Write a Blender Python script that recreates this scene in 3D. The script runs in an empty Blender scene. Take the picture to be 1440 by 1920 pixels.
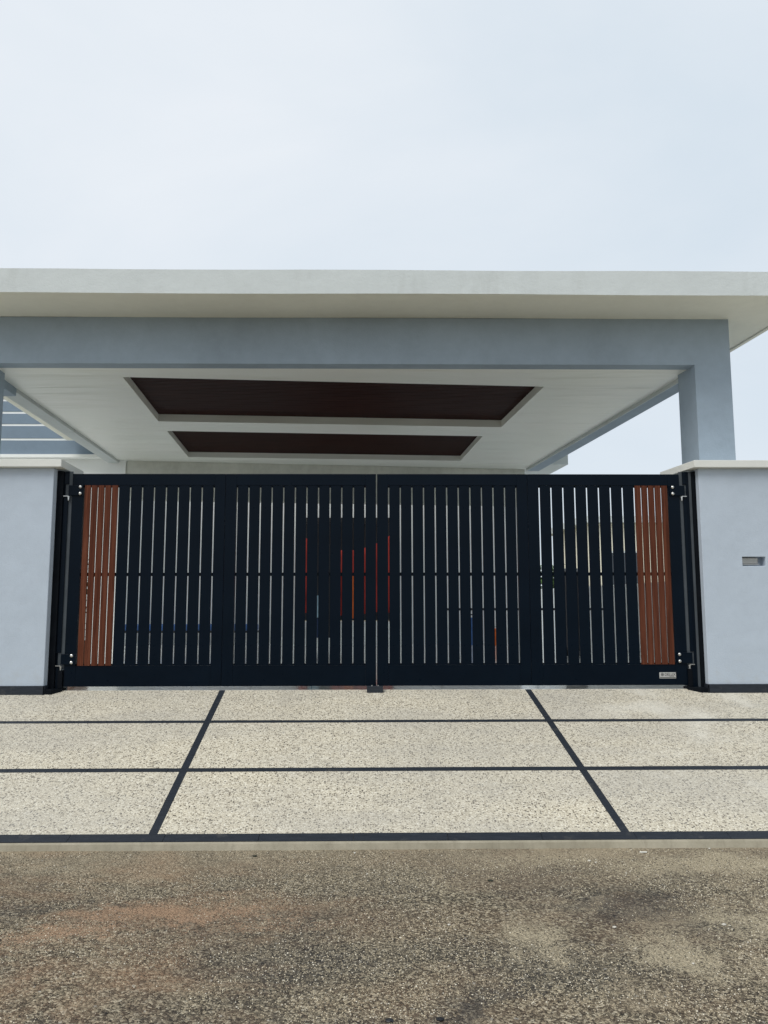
import bpy, bmesh, math, random
from mathutils import Vector, Matrix
random.seed(7)
R = math.radians
scene = bpy.context.scene
col = scene.collection

# ------------------------------------------------------------------ camera
def make_camera():
    cd = bpy.data.cameras.new('camera')
    cam = bpy.data.objects.new('camera', cd)
    col.objects.link(cam)
    cd.sensor_fit = 'VERTICAL'
    cd.sensor_height = 36.0
    cd.sensor_width = 27.0
    cd.lens = 36.0 * 1440 / 1920
    cd.clip_start = 0.05
    cd.clip_end = 2000
    yaw, pitch, roll = R(0.76), R(6.73), R(0.08)
    fw = Vector((math.sin(yaw) * math.cos(pitch), math.cos(yaw) * math.cos(pitch), math.sin(pitch)))
    r0 = Vector((math.cos(yaw), -math.sin(yaw), 0))
    u0 = r0.cross(fw)
    r = r0 * math.cos(roll) - u0 * math.sin(roll)
    u = r.cross(fw)
    m = Matrix(((r.x, u.x, -fw.x, 0), (r.y, u.y, -fw.y, -7.6), (r.z, u.z, -fw.z, 1.54), (0, 0, 0, 1)))
    cam.matrix_world = m
    scene.camera = cam
make_camera()

# ------------------------------------------------------------------ world: bright overcast sky
SUN_EL, SUN_AZ = R(50), R(215)          # azimuth from +Y clockwise: behind the camera and to its left
world = bpy.data.worlds.new('World')
scene.world = world
world.use_nodes = True
nt = world.node_tree
nt.nodes.clear()
N = nt.nodes.new
out = N('ShaderNodeOutputWorld')
sky = N('ShaderNodeTexSky')
sky.sky_type = 'NISHITA'
sky.sun_disc = False
sky.sun_elevation = SUN_EL
sky.sun_rotation = SUN_AZ
bg1 = N('ShaderNodeBackground'); bg1.inputs[1].default_value = 0.10
nt.links.new(sky.outputs[0], bg1.inputs[0])
tc = N('ShaderNodeTexCoord')
mp = N('ShaderNodeMapping'); mp.inputs['Scale'].default_value = (1.0, 1.0, 2.2)
mp.inputs['Location'].default_value = (3.1, 0.4, 0.0)
nt.links.new(tc.outputs['Generated'], mp.inputs[0])
nz = N('ShaderNodeTexNoise'); nz.inputs['Scale'].default_value = 1.9; nz.inputs['Detail'].default_value = 6; nz.inputs['Roughness'].default_value = 0.52
nz.inputs['Distortion'].default_value = 0.3
nt.links.new(mp.outputs[0], nz.inputs['Vector'])
dp = N('ShaderNodeVectorMath'); dp.operation = 'DOT_PRODUCT'          # broad brightening towards the veiled sun
dp.inputs[1].default_value = (-0.80, -0.35, 0.48)
nt.links.new(tc.outputs['Generated'], dp.inputs[0])
ma = N('ShaderNodeMath'); ma.operation = 'MULTIPLY_ADD'; ma.inputs[1].default_value = 0.42
nt.links.new(dp.outputs['Value'], ma.inputs[0]); nt.links.new(nz.outputs[0], ma.inputs[2])
rp = N('ShaderNodeValToRGB')
rp.color_ramp.elements[0].position = 0.26; rp.color_ramp.elements[0].color = (0.700, 0.790, 0.875, 1)
rp.color_ramp.elements[1].position = 0.78; rp.color_ramp.elements[1].color = (0.850, 0.900, 0.955, 1)
nt.links.new(ma.outputs[0], rp.inputs[0])
bg2 = N('ShaderNodeBackground'); bg2.inputs[1].default_value = 1.0
nt.links.new(rp.outputs[0], bg2.inputs[0])
mx = N('ShaderNodeMixShader'); mx.inputs[0].default_value = 0.95
nt.links.new(bg1.outputs[0], mx.inputs[1]); nt.links.new(bg2.outputs[0], mx.inputs[2])
nt.links.new(mx.outputs[0], out.inputs[0])

sd = bpy.data.lights.new('sun', 'SUN'); sd.energy = 2.0; sd.angle = R(32); sd.color = (1.0, 0.965, 0.91)
so = bpy.data.objects.new('sun', sd); col.objects.link(so)
sdir = Vector((math.sin(SUN_AZ) * math.cos(SUN_EL), math.cos(SUN_AZ) * math.cos(SUN_EL), math.sin(SUN_EL)))
sdir = Vector((-0.62 * math.cos(SUN_EL) / 0.87, -0.61 * math.cos(SUN_EL) / 0.87, math.sin(SUN_EL)))
so.rotation_euler = sdir.to_track_quat('Z', 'Y').to_euler()
so.location = (-20, -20, 30)

scene.view_settings.view_transform = 'Standard'
scene.view_settings.look = 'None'
scene.view_settings.exposure = 0.0
scene.view_settings.gamma = 1.0
scene.view_settings.use_curve_mapping = False

# ------------------------------------------------------------------ materials
class M:
    """small node helper"""
    def __init__(s, name, rough=0.6, spec=0.5, metal=0.0):
        s.m = bpy.data.materials.new(name); s.m.use_nodes = True
        s.t = s.m.node_tree; s.b = s.t.nodes['Principled BSDF']
        s.b.inputs['Roughness'].default_value = rough
        s.b.inputs['Metallic'].default_value = metal
        s.b.inputs['Specular IOR Level'].default_value = spec
        s.tc = s.t.nodes.new('ShaderNodeTexCoord')
        s.src = s.tc.outputs['Object']
    def n(s, k): return s.t.nodes.new(k)
    def l(s, a, b): s.t.links.new(a, b)
    def world(s):
        g = s.n('ShaderNodeNewGeometry'); s.src = g.outputs['Position']; return s
    def map(s, scale=(1, 1, 1), rot=(0, 0, 0), src=None):
        mp = s.n('ShaderNodeMapping'); mp.inputs['Scale'].default_value = scale; mp.inputs['Rotation'].default_value = rot
        s.l(src or s.src, mp.inputs[0]); return mp.outputs[0]
    def noise(s, scale, detail=4, rough=0.5, vec=None, dist=0.0):
        x = s.n('ShaderNodeTexNoise'); x.inputs['Scale'].default_value = scale; x.inputs['Detail'].default_value = detail
        x.inputs['Roughness'].default_value = rough; x.inputs['Distortion'].default_value = dist
        s.l(vec or s.src, x.inputs['Vector']); return x.outputs[0]
    def vor(s, scale, vec=None, feature='F1', rnd=1.0):
        x = s.n('ShaderNodeTexVoronoi'); x.feature = feature; x.inputs['Scale'].default_value = scale
        x.inputs['Randomness'].default_value = rnd
        s.l(vec or s.src, x.inputs['Vector']); return x
    def ramp(s, fac, *stops, interp='LINEAR'):
        x = s.n('ShaderNodeValToRGB'); e = x.color_ramp; e.interpolation = interp
        while len(e.elements) < len(stops): e.elements.new(0.5)
        for el, (p, c) in zip(e.elements, stops):
            el.position = p; el.color = c if len(c) == 4 else (*c, 1)
        s.l(fac, x.inputs[0]); return x.outputs[0]
    def mix(s, fac, a, b, mode='MIX'):
        x = s.n('ShaderNodeMix'); x.data_type = 'RGBA'; x.blend_type = mode
        for v, k in ((fac, 0), (a, 6), (b, 7)):
            if isinstance(v, (int, float)): x.inputs[k].default_value = v
            elif isinstance(v, tuple): x.inputs[k].default_value = v if len(v) == 4 else (*v, 1)
            else: s.l(v, x.inputs[k])
        return x.outputs[2]
    def math(s, op, a, b=0.0):
        x = s.n('ShaderNodeMath'); x.operation = op
        for v, k in ((a, 0), (b, 1)):
            if isinstance(v, (int, float)): x.inputs[k].default_value = v
            else: s.l(v, x.inputs[k])
        return x.outputs[0]
    def col(s, c):
        if isinstance(c, tuple): s.b.inputs['Base Color'].default_value = (*c, 1)
        else: s.l(c, s.b.inputs['Base Color'])
        return s
    def rough(s, r): s.l(r, s.b.inputs['Roughness']); return s
    def bump(s, h, strength=0.3, dist=0.01, prev=None):
        x = s.n('ShaderNodeBump'); x.inputs['Strength'].default_value = strength; x.inputs['Distance'].default_value = dist
        s.l(h, x.inputs['Height'])
        if prev: s.l(prev, x.inputs['Normal'])
        s.l(x.outputs[0], s.b.inputs['Normal']); return x.outputs[0]

def plaster(name, c, var=0.05, rough=0.85, grain=120, bs=0.35, stain=None):
    m = M(name, rough, 0.3).world()
    big = m.noise(1.1, 5, 0.55)
    mid = m.noise(9, 4, 0.6)
    d = tuple(v * (1 - var * 1.6) for v in c); u = tuple(min(1, v * (1 + var)) for v in c)
    k = m.ramp(big, (0.3, d), (0.7, u))
    k = m.mix(0.35, k, m.ramp(mid, (0.3, d), (0.7, u)))
    if stain:
        st = m.noise(2.3, 6, 0.7, vec=m.map((1, 1, 0.25)))
        k = m.mix(m.ramp(st, (0.55, (0, 0, 0)), (0.75, (0.5, 0.5, 0.5))), k, stain)
    m.col(k)
    b = m.bump(m.noise(grain, 3, 0.6), bs, 0.004)
    m.bump(m.noise(7, 3, 0.5), 0.25, 0.02, b)
    return m.m

MAT = {}
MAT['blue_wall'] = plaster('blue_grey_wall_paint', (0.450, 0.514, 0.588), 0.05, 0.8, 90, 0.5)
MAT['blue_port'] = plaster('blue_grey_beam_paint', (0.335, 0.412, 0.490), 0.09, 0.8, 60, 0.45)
MAT['blue_wing'] = plaster('blue_grey_wing_paint', (0.19, 0.25, 0.31), 0.06, 0.8, 60, 0.4)
MAT['white'] = plaster('off_white_paint', (0.610, 0.655, 0.655), 0.05, 0.75, 55, 0.6, stain=(0.46, 0.49, 0.475))
MAT['soffit'] = plaster('warm_white_soffit_paint', (0.80, 0.80, 0.71), 0.04, 0.8, 60, 0.4)
MAT['coping'] = plaster('cream_coping_paint', (0.69, 0.70, 0.66), 0.04, 0.75, 80, 0.3)
MAT['bright'] = plaster('white_paint', (0.86, 0.88, 0.86), 0.02)
MAT['rough_white'] = plaster('unpainted_skim_plaster', (0.66, 0.67, 0.61), 0.14, 0.9, 35, 0.8, stain=(0.36, 0.37, 0.32))
MAT['rear_wall'] = plaster('pale_grey_rear_wall_paint', (0.82, 0.83, 0.83), 0.03)
MAT['cream'] = plaster('cream_house_paint', (0.80, 0.76, 0.62), 0.03)

def dirt_foot(mat):
    t = mat.node_tree; b = t.nodes['Principled BSDF']; src = b.inputs['Base Color'].links[0].from_socket
    g = t.nodes.new('ShaderNodeNewGeometry'); sx = t.nodes.new('ShaderNodeSeparateXYZ'); t.links.new(g.outputs['Position'], sx.inputs[0])
    mr = t.nodes.new('ShaderNodeMapRange'); mr.inputs[1].default_value = 1.15; mr.inputs[2].default_value = 0.74; t.links.new(sx.outputs[2], mr.inputs[0])
    n = t.nodes.new('ShaderNodeTexNoise'); n.inputs['Scale'].default_value = 9; n.inputs['Detail'].default_value = 8; n.inputs['Roughness'].default_value = 0.75; t.links.new(g.outputs['Position'], n.inputs['Vector'])
    r_ = t.nodes.new('ShaderNodeValToRGB'); r_.color_ramp.elements[0].position = 0.48; r_.color_ramp.elements[1].position = 0.72; t.links.new(n.outputs[0], r_.inputs[0])
    m1 = t.nodes.new('ShaderNodeMath'); m1.operation = 'MULTIPLY'; t.links.new(mr.outputs[0], m1.inputs[0]); t.links.new(r_.outputs[0], m1.inputs[1])
    m2 = t.nodes.new('ShaderNodeMath'); m2.operation = 'MULTIPLY'; m2.inputs[1].default_value = 0.35; t.links.new(m1.outputs[0], m2.inputs[0])
    mx = t.nodes.new('ShaderNodeMix'); mx.data_type = 'RGBA'; t.links.new(m2.outputs[0], mx.inputs[0]); t.links.new(src, mx.inputs[6]); mx.inputs[7].default_value = (0.33, 0.31, 0.27, 1)
    t.links.new(mx.outputs[2], b.inputs['Base Color'])
dirt_foot(MAT['blue_wall'])
def ceiling_mat():
    m = M('ceiling_board_paint', 0.42, 0.4).world()
    k = m.ramp(m.noise(0.7, 4), (0.3, (0.86, 0.89, 0.83)), (0.7, (0.90, 0.91, 0.86)))
    m.col(k)
    w = m.noise(1.0, 2, 0.5, vec=m.map((0.5, 3.4, 1)), dist=0.4)
    b = m.bump(w, 0.9, 0.08)
    m.bump(m.noise(60, 2), 0.1, 0.003, b)
    return m.m
MAT['ceiling'] = ceiling_mat()

def gate_paint():
    m = M('satin_navy_black_powder_coat', 0.3, 0.10)
    m.col(m.ramp(m.noise(3, 4), (0.3, (0.0006, 0.0038, 0.0090)), (0.7, (0.0012, 0.0054, 0.0120))))
    m.rough(m.ramp(m.noise(14, 5, 0.6), (0.3, (0.26,) * 3), (0.75, (0.40,) * 3)))
    m.bump(m.noise(700, 2), 0.06, 0.001)
    return m.m
MAT['gate'] = gate_paint()
def black_metal():
    m = M('dull_black_steel', 0.5, 0.06)
    m.col(m.ramp(m.noise(6, 4), (0.3, (0.003, 0.004, 0.006)), (0.7, (0.006, 0.008, 0.011))))
    m.bump(m.noise(200, 2), 0.1, 0.001)
    return m.m
MAT['black'] = black_metal()

def wood_slat():
    m = M('red_brown_woodgrain_aluminium', 0.5, 0.08)
    oi = m.n('ShaderNodeObjectInfo')
    av = m.n('ShaderNodeVectorMath'); av.operation = 'MULTIPLY_ADD'
    m.l(oi.outputs['Random'], av.inputs[0]); av.inputs[1].default_value = (7, 3, 11); m.l(m.src, av.inputs[2])
    v = m.map((45, 45, 1.6), src=av.outputs[0])
    g = m.noise(1.0, 6, 0.65, vec=v, dist=0.6)
    k = m.ramp(g, (0.28, (0.034, 0.0108, 0.0058)), (0.5, (0.096, 0.0305, 0.0165)), (0.70, (0.150, 0.053, 0.029)))
    m.col(m.mix(m.math('MULTIPLY', oi.outputs['Random'], 0.30), k, (0.070, 0.023, 0.014)))
    m.bump(g, 0.12, 0.002)
    return m.m
MAT['wood'] = wood_slat()

def ceiling_wood():
    m = M('dark_wenge_ceiling_board', 0.5, 0.05)
    oi = m.n('ShaderNodeObjectInfo')
    av = m.n('ShaderNodeVectorMath'); av.operation = 'MULTIPLY_ADD'
    m.l(oi.outputs['Random'], av.inputs[0]); av.inputs[1].default_value = (3, 9, 5); m.l(m.src, av.inputs[2])
    g = m.noise(1.0, 6, 0.65, vec=m.map((1.2, 40, 40), src=av.outputs[0]), dist=0.5)
    k = m.ramp(g, (0.3, (0.014, 0.0058, 0.0054)), (0.7, (0.052, 0.0195, 0.0155)))
    m.col(m.mix(m.math('MULTIPLY', oi.outputs['Random'], 0.5), k, (0.034, 0.014, 0.012)))
    m.bump(g, 0.15, 0.002)
    return m.m
MAT['ceil_wood'] = ceiling_wood()

def simple(name, c, rough=0.5, spec=0.5, metal=0.0, ns=8, var=0.15, bump=0.05):
    m = M(name, rough, spec, metal)
    m.col(m.ramp(m.noise(ns, 4), (0.3, tuple(v * (1 - var) for v in c)), (0.7, tuple(min(1, v * (1 + var)) for v in c))))
    m.bump(m.noise(ns * 12, 2), bump, 0.002)
    return m.m
MAT['lit_gap_grey'] = simple('painted_lit_gap_grey', (0.062, 0.074, 0.085), 0.6, 0.3)  # flat grey imitating light on the faces seen in the post gaps
MAT['steel'] = simple('stainless_steel', (0.62, 0.62, 0.60), 0.28, 0.5, 1.0)
MAT['plate'] = simple('brushed_nameplate_metal', (0.50, 0.50, 0.48), 0.5, 0.5, 0.35)
MAT['ink'] = simple('black_plate_ink', (0.02, 0.02, 0.02), 0.6)

def pebble_wash():
    m = M('pebble_wash', 0.7, 0.35).world()
    warp = m.n('ShaderNodeTexNoise'); warp.inputs['Scale'].default_value = 70; warp.inputs['Detail'].default_value = 2
    m.l(m.src, warp.inputs['Vector'])
    wv = m.n('ShaderNodeVectorMath'); wv.operation = 'MULTIPLY_ADD'
    m.l(warp.outputs['Color'], wv.inputs[0]); wv.inputs[1].default_value = (0.012, 0.012, 0.012); m.l(m.src, wv.inputs[2])
    vec = wv.outputs[0]
    v1 = m.vor(95, vec)                 # every pebble
    pc = m.ramp(v1.outputs['Color'], (0.0, (0.25, 0.215, 0.16)), (0.22, (0.50, 0.45, 0.345)), (0.6, (0.65, 0.595, 0.465)), (1.0, (0.84, 0.80, 0.68)))
    bw = m.n('ShaderNodeSeparateColor'); m.l(v1.outputs['Color'], bw.inputs[0])
    # dark chips: a random share of the cells, their share varying softly over the drive
    v2 = m.vor(62, vec)
    s2 = m.n('ShaderNodeSeparateColor'); m.l(v2.outputs['Color'], s2.inputs[0])
    dens = m.noise(1.7, 4, 0.6)
    th = m.math('MULTIPLY_ADD', dens, 0.24)
    th.node.inputs[2].default_value = 0.17
    isdark = m.math('LESS_THAN', s2.outputs[0], th)
    near = m.math('LESS_THAN', v2.outputs['Distance'], 0.44)
    dk = m.math('MULTIPLY', isdark, near)
    dcol = m.ramp(s2.outputs[1], (0.0, (0.035, 0.029, 0.025)), (0.5, (0.085, 0.068, 0.052)), (1.0, (0.17, 0.13, 0.085)))
    v3 = m.vor(150, vec)
    s3 = m.n('ShaderNodeSeparateColor'); m.l(v3.outputs['Color'], s3.inputs[0])
    dk3 = m.math('MULTIPLY', m.math('LESS_THAN', s3.outputs[0], 0.22), m.math('LESS_THAN', v3.outputs['Distance'], 0.5))
    k = m.mix(m.math('MULTIPLY', dk3, 0.72), pc, (0.15, 0.12, 0.085))
    k = m.mix(m.math('MULTIPLY', dk, 0.92), k, dcol)
    # broad grime: grey band and warm patches, some whitish wash
    gr = m.noise(0.9, 6, 0.62, vec=m.map((0.55, 1.6, 1.6)))
    k = m.mix(m.ramp(gr, (0.40, (0.0,) * 3), (0.64, (0.42,) * 3)), k, (0.37, 0.355, 0.32))
    wh = m.noise(1.6, 5, 0.6, vec=m.map((1, 1, 1), rot=(0, 0, 1.1)))
    sx = m.n('ShaderNodeSeparateXYZ'); m.l(m.src, sx.inputs[0])
    side = m.ramp(sx.outputs[0], (0.0, (0,) * 3), (1.0, (1,) * 3)); side.node.color_ramp.elements[0].position = 0.0
    mr = m.n('ShaderNodeMapRange'); mr.inputs[1].default_value = 1.2; mr.inputs[2].default_value = 2.6; m.l(sx.outputs[0], mr.inputs[0])
    wf = m.math('MULTIPLY', m.ramp(wh, (0.50, (0,) * 3), (0.66, (0.62,) * 3)), mr.outputs[0])
    k = m.mix(wf, k, (0.74, 0.71, 0.62))
    oi = m.n('ShaderNodeObjectInfo')
    k = m.mix(m.math('MULTIPLY', oi.outputs['Random'], 0.30), k, m.mix(0.5, k, (0.36, 0.36, 0.345)))
    # faint tyre scuffs running up the drive
    ty = m.noise(1.0, 5, 0.65, vec=m.map((3.2, 0.5, 1)))
    k = m.mix(m.ramp(ty, (0.55, (0,) * 3), (0.75, (0.22,) * 3)), k, (0.30, 0.28, 0.24))
    m.col(k)
    h = m.math('SUBTRACT', 1.0, v1.outputs['Distance'])
    m.bump(h, 0.55, 0.006)
    return m.m
MAT['pebble'] = pebble_wash()

def slate_tile():
    m = M('dark_slate_strip_tile', 0.55, 0.25).world()
    oi = m.n('ShaderNodeObjectInfo')
    st = m.noise(1.0, 6, 0.7, vec=m.map((9, 90, 90)))
    k = m.ramp(st, (0.3, (0.012, 0.016, 0.022)), (0.6, (0.024, 0.030, 0.040)), (0.85, (0.060, 0.070, 0.085)))
    k = m.mix(m.math('MULTIPLY', oi.outputs['Random'], 0.45), k, (0.022, 0.026, 0.033))
    du = m.noise(5, 6, 0.7)
    k = m.mix(m.ramp(du, (0.60, (0,) * 3), (0.80, (0.35,) * 3)), k, (0.20, 0.19, 0.165))
    m.col(k); m.bump(st, 0.35, 0.003)
    return m.m
MAT['slate'] = slate_tile()

# worn patches of the road: (x, y, half width, half length, turn, amount, kind)
PATCHES = [(-1.50, -3.78, 0.42, 0.12, 0.25, 1.0, 'red'), (-1.02, -3.52, 0.62, 0.13, 0.12, 1.0, 'red'), (-0.55, -3.68, 0.55, 0.20, 0.0, 0.7, 'red'),
           (-1.0, -3.95, 0.5, 0.2, 0.2, 0.45, 'red'), (-0.45, -4.45, 0.5, 0.16, 0.0, 0.4, 'red'),
           (0.74, -3.92, 0.20, 0.22, 0.5, 0.9, 'tan'), (1.38, -4.0, 0.26, 0.26, 0.3, 1.0, 'tan'), (1.84, -3.72, 0.30, 0.2, 0.0, 0.9, 'tan'),
           (2.1, -2.85, 0.7, 0.22, 0.0, 1.0, 'tan'), (0.9, -2.78, 0.9, 0.16, 0.0, 0.7, 'tan'), (-0.6, -2.70, 0.5, 0.1, 0.0, 0.6, 'tan'), (-1.9, -2.85, 0.6, 0.2, 0.0, 0.6, 'tan'),
           (1.35, -3.45, 0.5, 0.26, 0.2, 0.8, 'dark'), (0.42, -4.45, 0.36, 0.10, 0.7, 1.0, 'dark'), (0.15, -3.25, 0.35, 0.12, 0.0, 0.6, 'dark'),
           (-1.75, -3.45, 0.45, 0.14, 0.1, 0.7, 'dark'), (-0.3, -4.15, 0.5, 0.14, 0.1, 0.7, 'dark'), (-1.0, -4.35, 0.4, 0.12, -0.1, 0.4, 'dark')]
def asphalt():
    m = M('dusty_worn_asphalt', 0.88, 0.25).world()
    warp = m.n('ShaderNodeTexNoise'); warp.inputs['Scale'].default_value = 60; warp.inputs['Detail'].default_value = 3
    m.l(m.src, warp.inputs['Vector'])
    wv = m.n('ShaderNodeVectorMath'); wv.operation = 'MULTIPLY_ADD'
    m.l(warp.outputs['Color'], wv.inputs[0]); wv.inputs[1].default_value = (0.014, 0.014, 0.014); m.l(m.src, wv.inputs[2])
    vec = wv.outputs[0]
    v1 = m.vor(92, vec); v2 = m.vor(190, vec)
    s1 = m.n('ShaderNodeSeparateColor'); m.l(v1.outputs['Color'], s1.inputs[0])
    s2 = m.n('ShaderNodeSeparateColor'); m.l(v2.outputs['Color'], s2.inputs[0])
    stone = m.ramp(s1.outputs[0], (0.0, (0.014, 0.014, 0.014)), (0.35, (0.038, 0.034, 0.028)), (0.55, (0.21, 0.178, 0.122)), (0.82, (0.50, 0.43, 0.30)), (1.0, (0.66, 0.60, 0.46)))
    fine = m.ramp(s2.outputs[0], (0.0, (0.015, 0.015, 0.014)), (0.45, (0.12, 0.103, 0.073)), (1.0, (0.54, 0.465, 0.33)))
    k = m.mix(0.33, stone, fine)
    # dark bitumen showing where the dust is gone
    dkn = m.noise(1.25, 7, 0.66, vec=m.map((0.75, 1.15, 1)), dist=0.3)
    k = m.mix(m.ramp(dkn, (0.43, (0,) * 3), (0.60, (0.85,) * 3)), k, m.mix(0.45, (0.040, 0.042, 0.044), k))
    # dust lying between the stones: tan near the kerb, reddish to the left
    sx = m.n('ShaderNodeSeparateXYZ'); m.l(m.src, sx.inputs[0])
    kb = m.n('ShaderNodeMapRange'); kb.inputs[1].default_value = -3.35; kb.inputs[2].default_value = -2.6; m.l(sx.outputs[1], kb.inputs[0])
    lf = m.n('ShaderNodeMapRange'); lf.inputs[1].default_value = 0.2; lf.inputs[2].default_value = -1.3; m.l(sx.outputs[0], lf.inputs[0])
    rt = m.n('ShaderNodeMapRange'); rt.inputs[1].default_value = 0.3; rt.inputs[2].default_value = 1.5; m.l(sx.outputs[0], rt.inputs[0])
    dn = m.noise(1.7, 8, 0.68, vec=m.map((0.8, 1.5, 1), rot=(0, 0, 0.35)), dist=0.5)
    dn2 = m.noise(2.4, 8, 0.7, dist=0.4)
    low = m.math('SUBTRACT', 1.15, m.math('MULTIPLY', v1.outputs['Distance'], 0.9))      # dust settles low
    redf = m.math('MULTIPLY', m.ramp(dn, (0.44, (0.10,) * 3), (0.66, (0.92,) * 3)), m.math('MULTIPLY_ADD', lf.outputs[0], 0.9))
    redf = m.math('MINIMUM', m.math('MULTIPLY', redf, m.noise(90, 3, 0.7)), 1.0)
    redf = m.math('MULTIPLY', redf, 1.05)
    k = m.mix(m.math('MINIMUM', redf, 0.80), k, (0.36, 0.225, 0.135))
    tanf = m.math('ADD', m.math('MULTIPLY', kb.outputs[0], 0.55), m.math('MULTIPLY', m.ramp(dn2, (0.52, (0,) * 3), (0.70, (0.85,) * 3)), m.math('MULTIPLY_ADD', rt.outputs[0], 0.85)))
    tanf = m.math('MULTIPLY', tanf, m.math('MULTIPLY', m.noise(85, 3, 0.7), 1.7))
    k = m.mix(m.math('MINIMUM', tanf, 0.85), k, (0.41, 0.34, 0.235))
    # patches with ragged edges
    wn = m.n('ShaderNodeTexNoise'); wn.inputs['Scale'].default_value = 3.5; wn.inputs['Detail'].default_value = 7; wn.inputs['Roughness'].default_value = 0.7
    m.l(m.src, wn.inputs['Vector'])
    wo = m.n('ShaderNodeVectorMath'); wo.operation = 'MULTIPLY_ADD'; m.l(wn.outputs['Color'], wo.inputs[0]); wo.inputs[1].default_value = (1.1, 0.8, 0); m.l(m.src, wo.inputs[2])
    wo2 = m.n('ShaderNodeVectorMath'); wo2.operation = 'ADD'; m.l(wo.outputs[0], wo2.inputs[0]); wo2.inputs[1].default_value = (-0.55, -0.4, 0)
    # dust covers the bed grain by grain: every cell has its own threshold
    thr = m.math('ADD', m.math('MULTIPLY', s2.outputs[1], 0.45), m.math('MULTIPLY', m.noise(38, 5, 0.8), 0.75))
    for (px_, py_, a_, b_, t_, am_, kd_) in PATCHES:
        mp_ = m.n('ShaderNodeMapping'); mp_.vector_type = 'TEXTURE'
        mp_.inputs['Location'].default_value = (px_, py_, 0); mp_.inputs['Rotation'].default_value = (0, 0, t_); mp_.inputs['Scale'].default_value = (a_, b_, 1)
        m.l(wo2.outputs[0], mp_.inputs[0])
        sp_ = m.n('ShaderNodeVectorMath'); sp_.operation = 'LENGTH'; m.l(mp_.outputs[0], sp_.inputs[0])
        mr_ = m.n('ShaderNodeMapRange'); mr_.inputs[1].default_value = 1.9; mr_.inputs[2].default_value = 0.3; mr_.inputs[3].default_value = 0; mr_.inputs[4].default_value = am_
        m.l(sp_.outputs['Value'], mr_.inputs[0])
        cl_ = m.n('ShaderNodeClamp'); cl_.inputs['Max'].default_value = 0.80 if kd_ != 'dark' else 0.55
        m.l(m.math('MULTIPLY', m.math('SUBTRACT', m.math('MULTIPLY', mr_.outputs[0], 1.0), thr), 2.6), cl_.inputs['Value'])
        fa_ = cl_.outputs[0]
        k = m.mix(fa_, k, {'red': (0.40, 0.26, 0.165), 'tan': (0.50, 0.43, 0.30), 'dark': (0.045, 0.046, 0.048)}[kd_])
    # pale chips
    v3 = m.vor(26, vec); s3 = m.n('ShaderNodeSeparateColor'); m.l(v3.outputs['Color'], s3.inputs[0])
    ch = m.math('MULTIPLY', m.math('LESS_THAN', s3.outputs[1], 0.10), m.math('LESS_THAN', v3.outputs['Distance'], 0.17))
    k = m.mix(m.math('MULTIPLY', ch, 0.6), k, (0.50, 0.47, 0.41))
    m.col(k)
    h1 = m.math('SUBTRACT', 1.0, v1.outputs['Distance'])
    b = m.bump(h1, 1.0, 0.011)
    b = m.bump(m.math('SUBTRACT', 1.0, v2.outputs['Distance']), 0.7, 0.005, b)
    m.bump(m.noise(3, 5, 0.6), 0.5, 0.03, b)
    return m.m
MAT['asphalt'] = asphalt()
def kerb_mat():
    m = M('worn_kerb_concrete', 0.9, 0.25).world()
    k = m.ramp(m.noise(5, 7, 0.7, vec=m.map((1, 3, 0.4))), (0.3, (0.29, 0.265, 0.20)), (0.7, (0.42, 0.385, 0.30)))
    s = m.noise(30, 5, 0.7, vec=m.map((1, 1, 0.25)))
    m.col(m.mix(m.ramp(s, (0.5, (0,) * 3), (0.75, (0.45,) * 3)), k, (0.20, 0.175, 0.135)))
    m.bump(m.noise(160, 4, 0.7), 0.5, 0.004)
    return m.m
MAT['kerb'] = kerb_mat()
def chip_mat():
    m = M('loose_stone_chip', 0.85, 0.3)
    g = m.n('ShaderNodeNewGeometry')
    m.col(m.ramp(g.outputs['Random Per Island'], (0.0, (0.022, 0.022, 0.023)), (0.28, (0.085, 0.076, 0.060)), (0.50, (0.30, 0.255, 0.175)), (0.86, (0.58, 0.50, 0.355)), (1.0, (0.82, 0.77, 0.65))))
    return m.m
MAT['chip'] = chip_mat()
def floor_tile():
    m = M('polished_grey_floor_tile', 0.12, 0.5).world()
    br = m.n('ShaderNodeTexBrick'); br.offset = 0; br.inputs['Scale'].default_value = 1.0
    br.inputs['Brick Width'].default_value = 0.6; br.inputs['Row Height'].default_value = 0.6; br.inputs['Mortar Size'].default_value = 0.004
    br.inputs['Color1'].default_value = (0.76, 0.78, 0.76, 1); br.inputs['Color2'].default_value = (0.80, 0.81, 0.79, 1); br.inputs['Mortar'].default_value = (0.14, 0.14, 0.13, 1)
    m.l(m.map((1, 1, 1), rot=(0, 0, R(-5))), br.inputs['Vector'])
    m.col(br.outputs['Color'])
    m.bump(m.noise(2.5, 3), 0.05, 0.01)
    return m.m
MAT['floor'] = floor_tile()
MAT['ground'] = plaster('dry_earth', (0.20, 0.17, 0.11), 0.25, 0.95, 20, 1.0)
MAT['dark_timber'] = simple('near_black_timber', (0.012, 0.010, 0.010), 0.45)
MAT['red'] = simple('deep_red_cloth', (0.48, 0.052, 0.035), 0.8, 0.2, ns=3, var=0.3)
MAT['orange'] = simple('orange_red_cloth', (0.80, 0.17, 0.03), 0.8, 0.2)
MAT['blue'] = simple('blue_plastic', (0.045, 0.13, 0.36), 0.45)
MAT['pale_blue'] = simple('pale_blue_cloth', (0.38, 0.56, 0.66), 0.8, 0.2)
MAT['navy'] = simple('navy_cloth', (0.03, 0.05, 0.11), 0.8, 0.2)
MAT['leaf'] = simple('green_leaf', (0.060, 0.115, 0.030), 0.55, 0.4, var=0.5)
MAT['dark_plastic'] = simple('dark_plastic', (0.010, 0.011, 0.014), 0.5)
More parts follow.
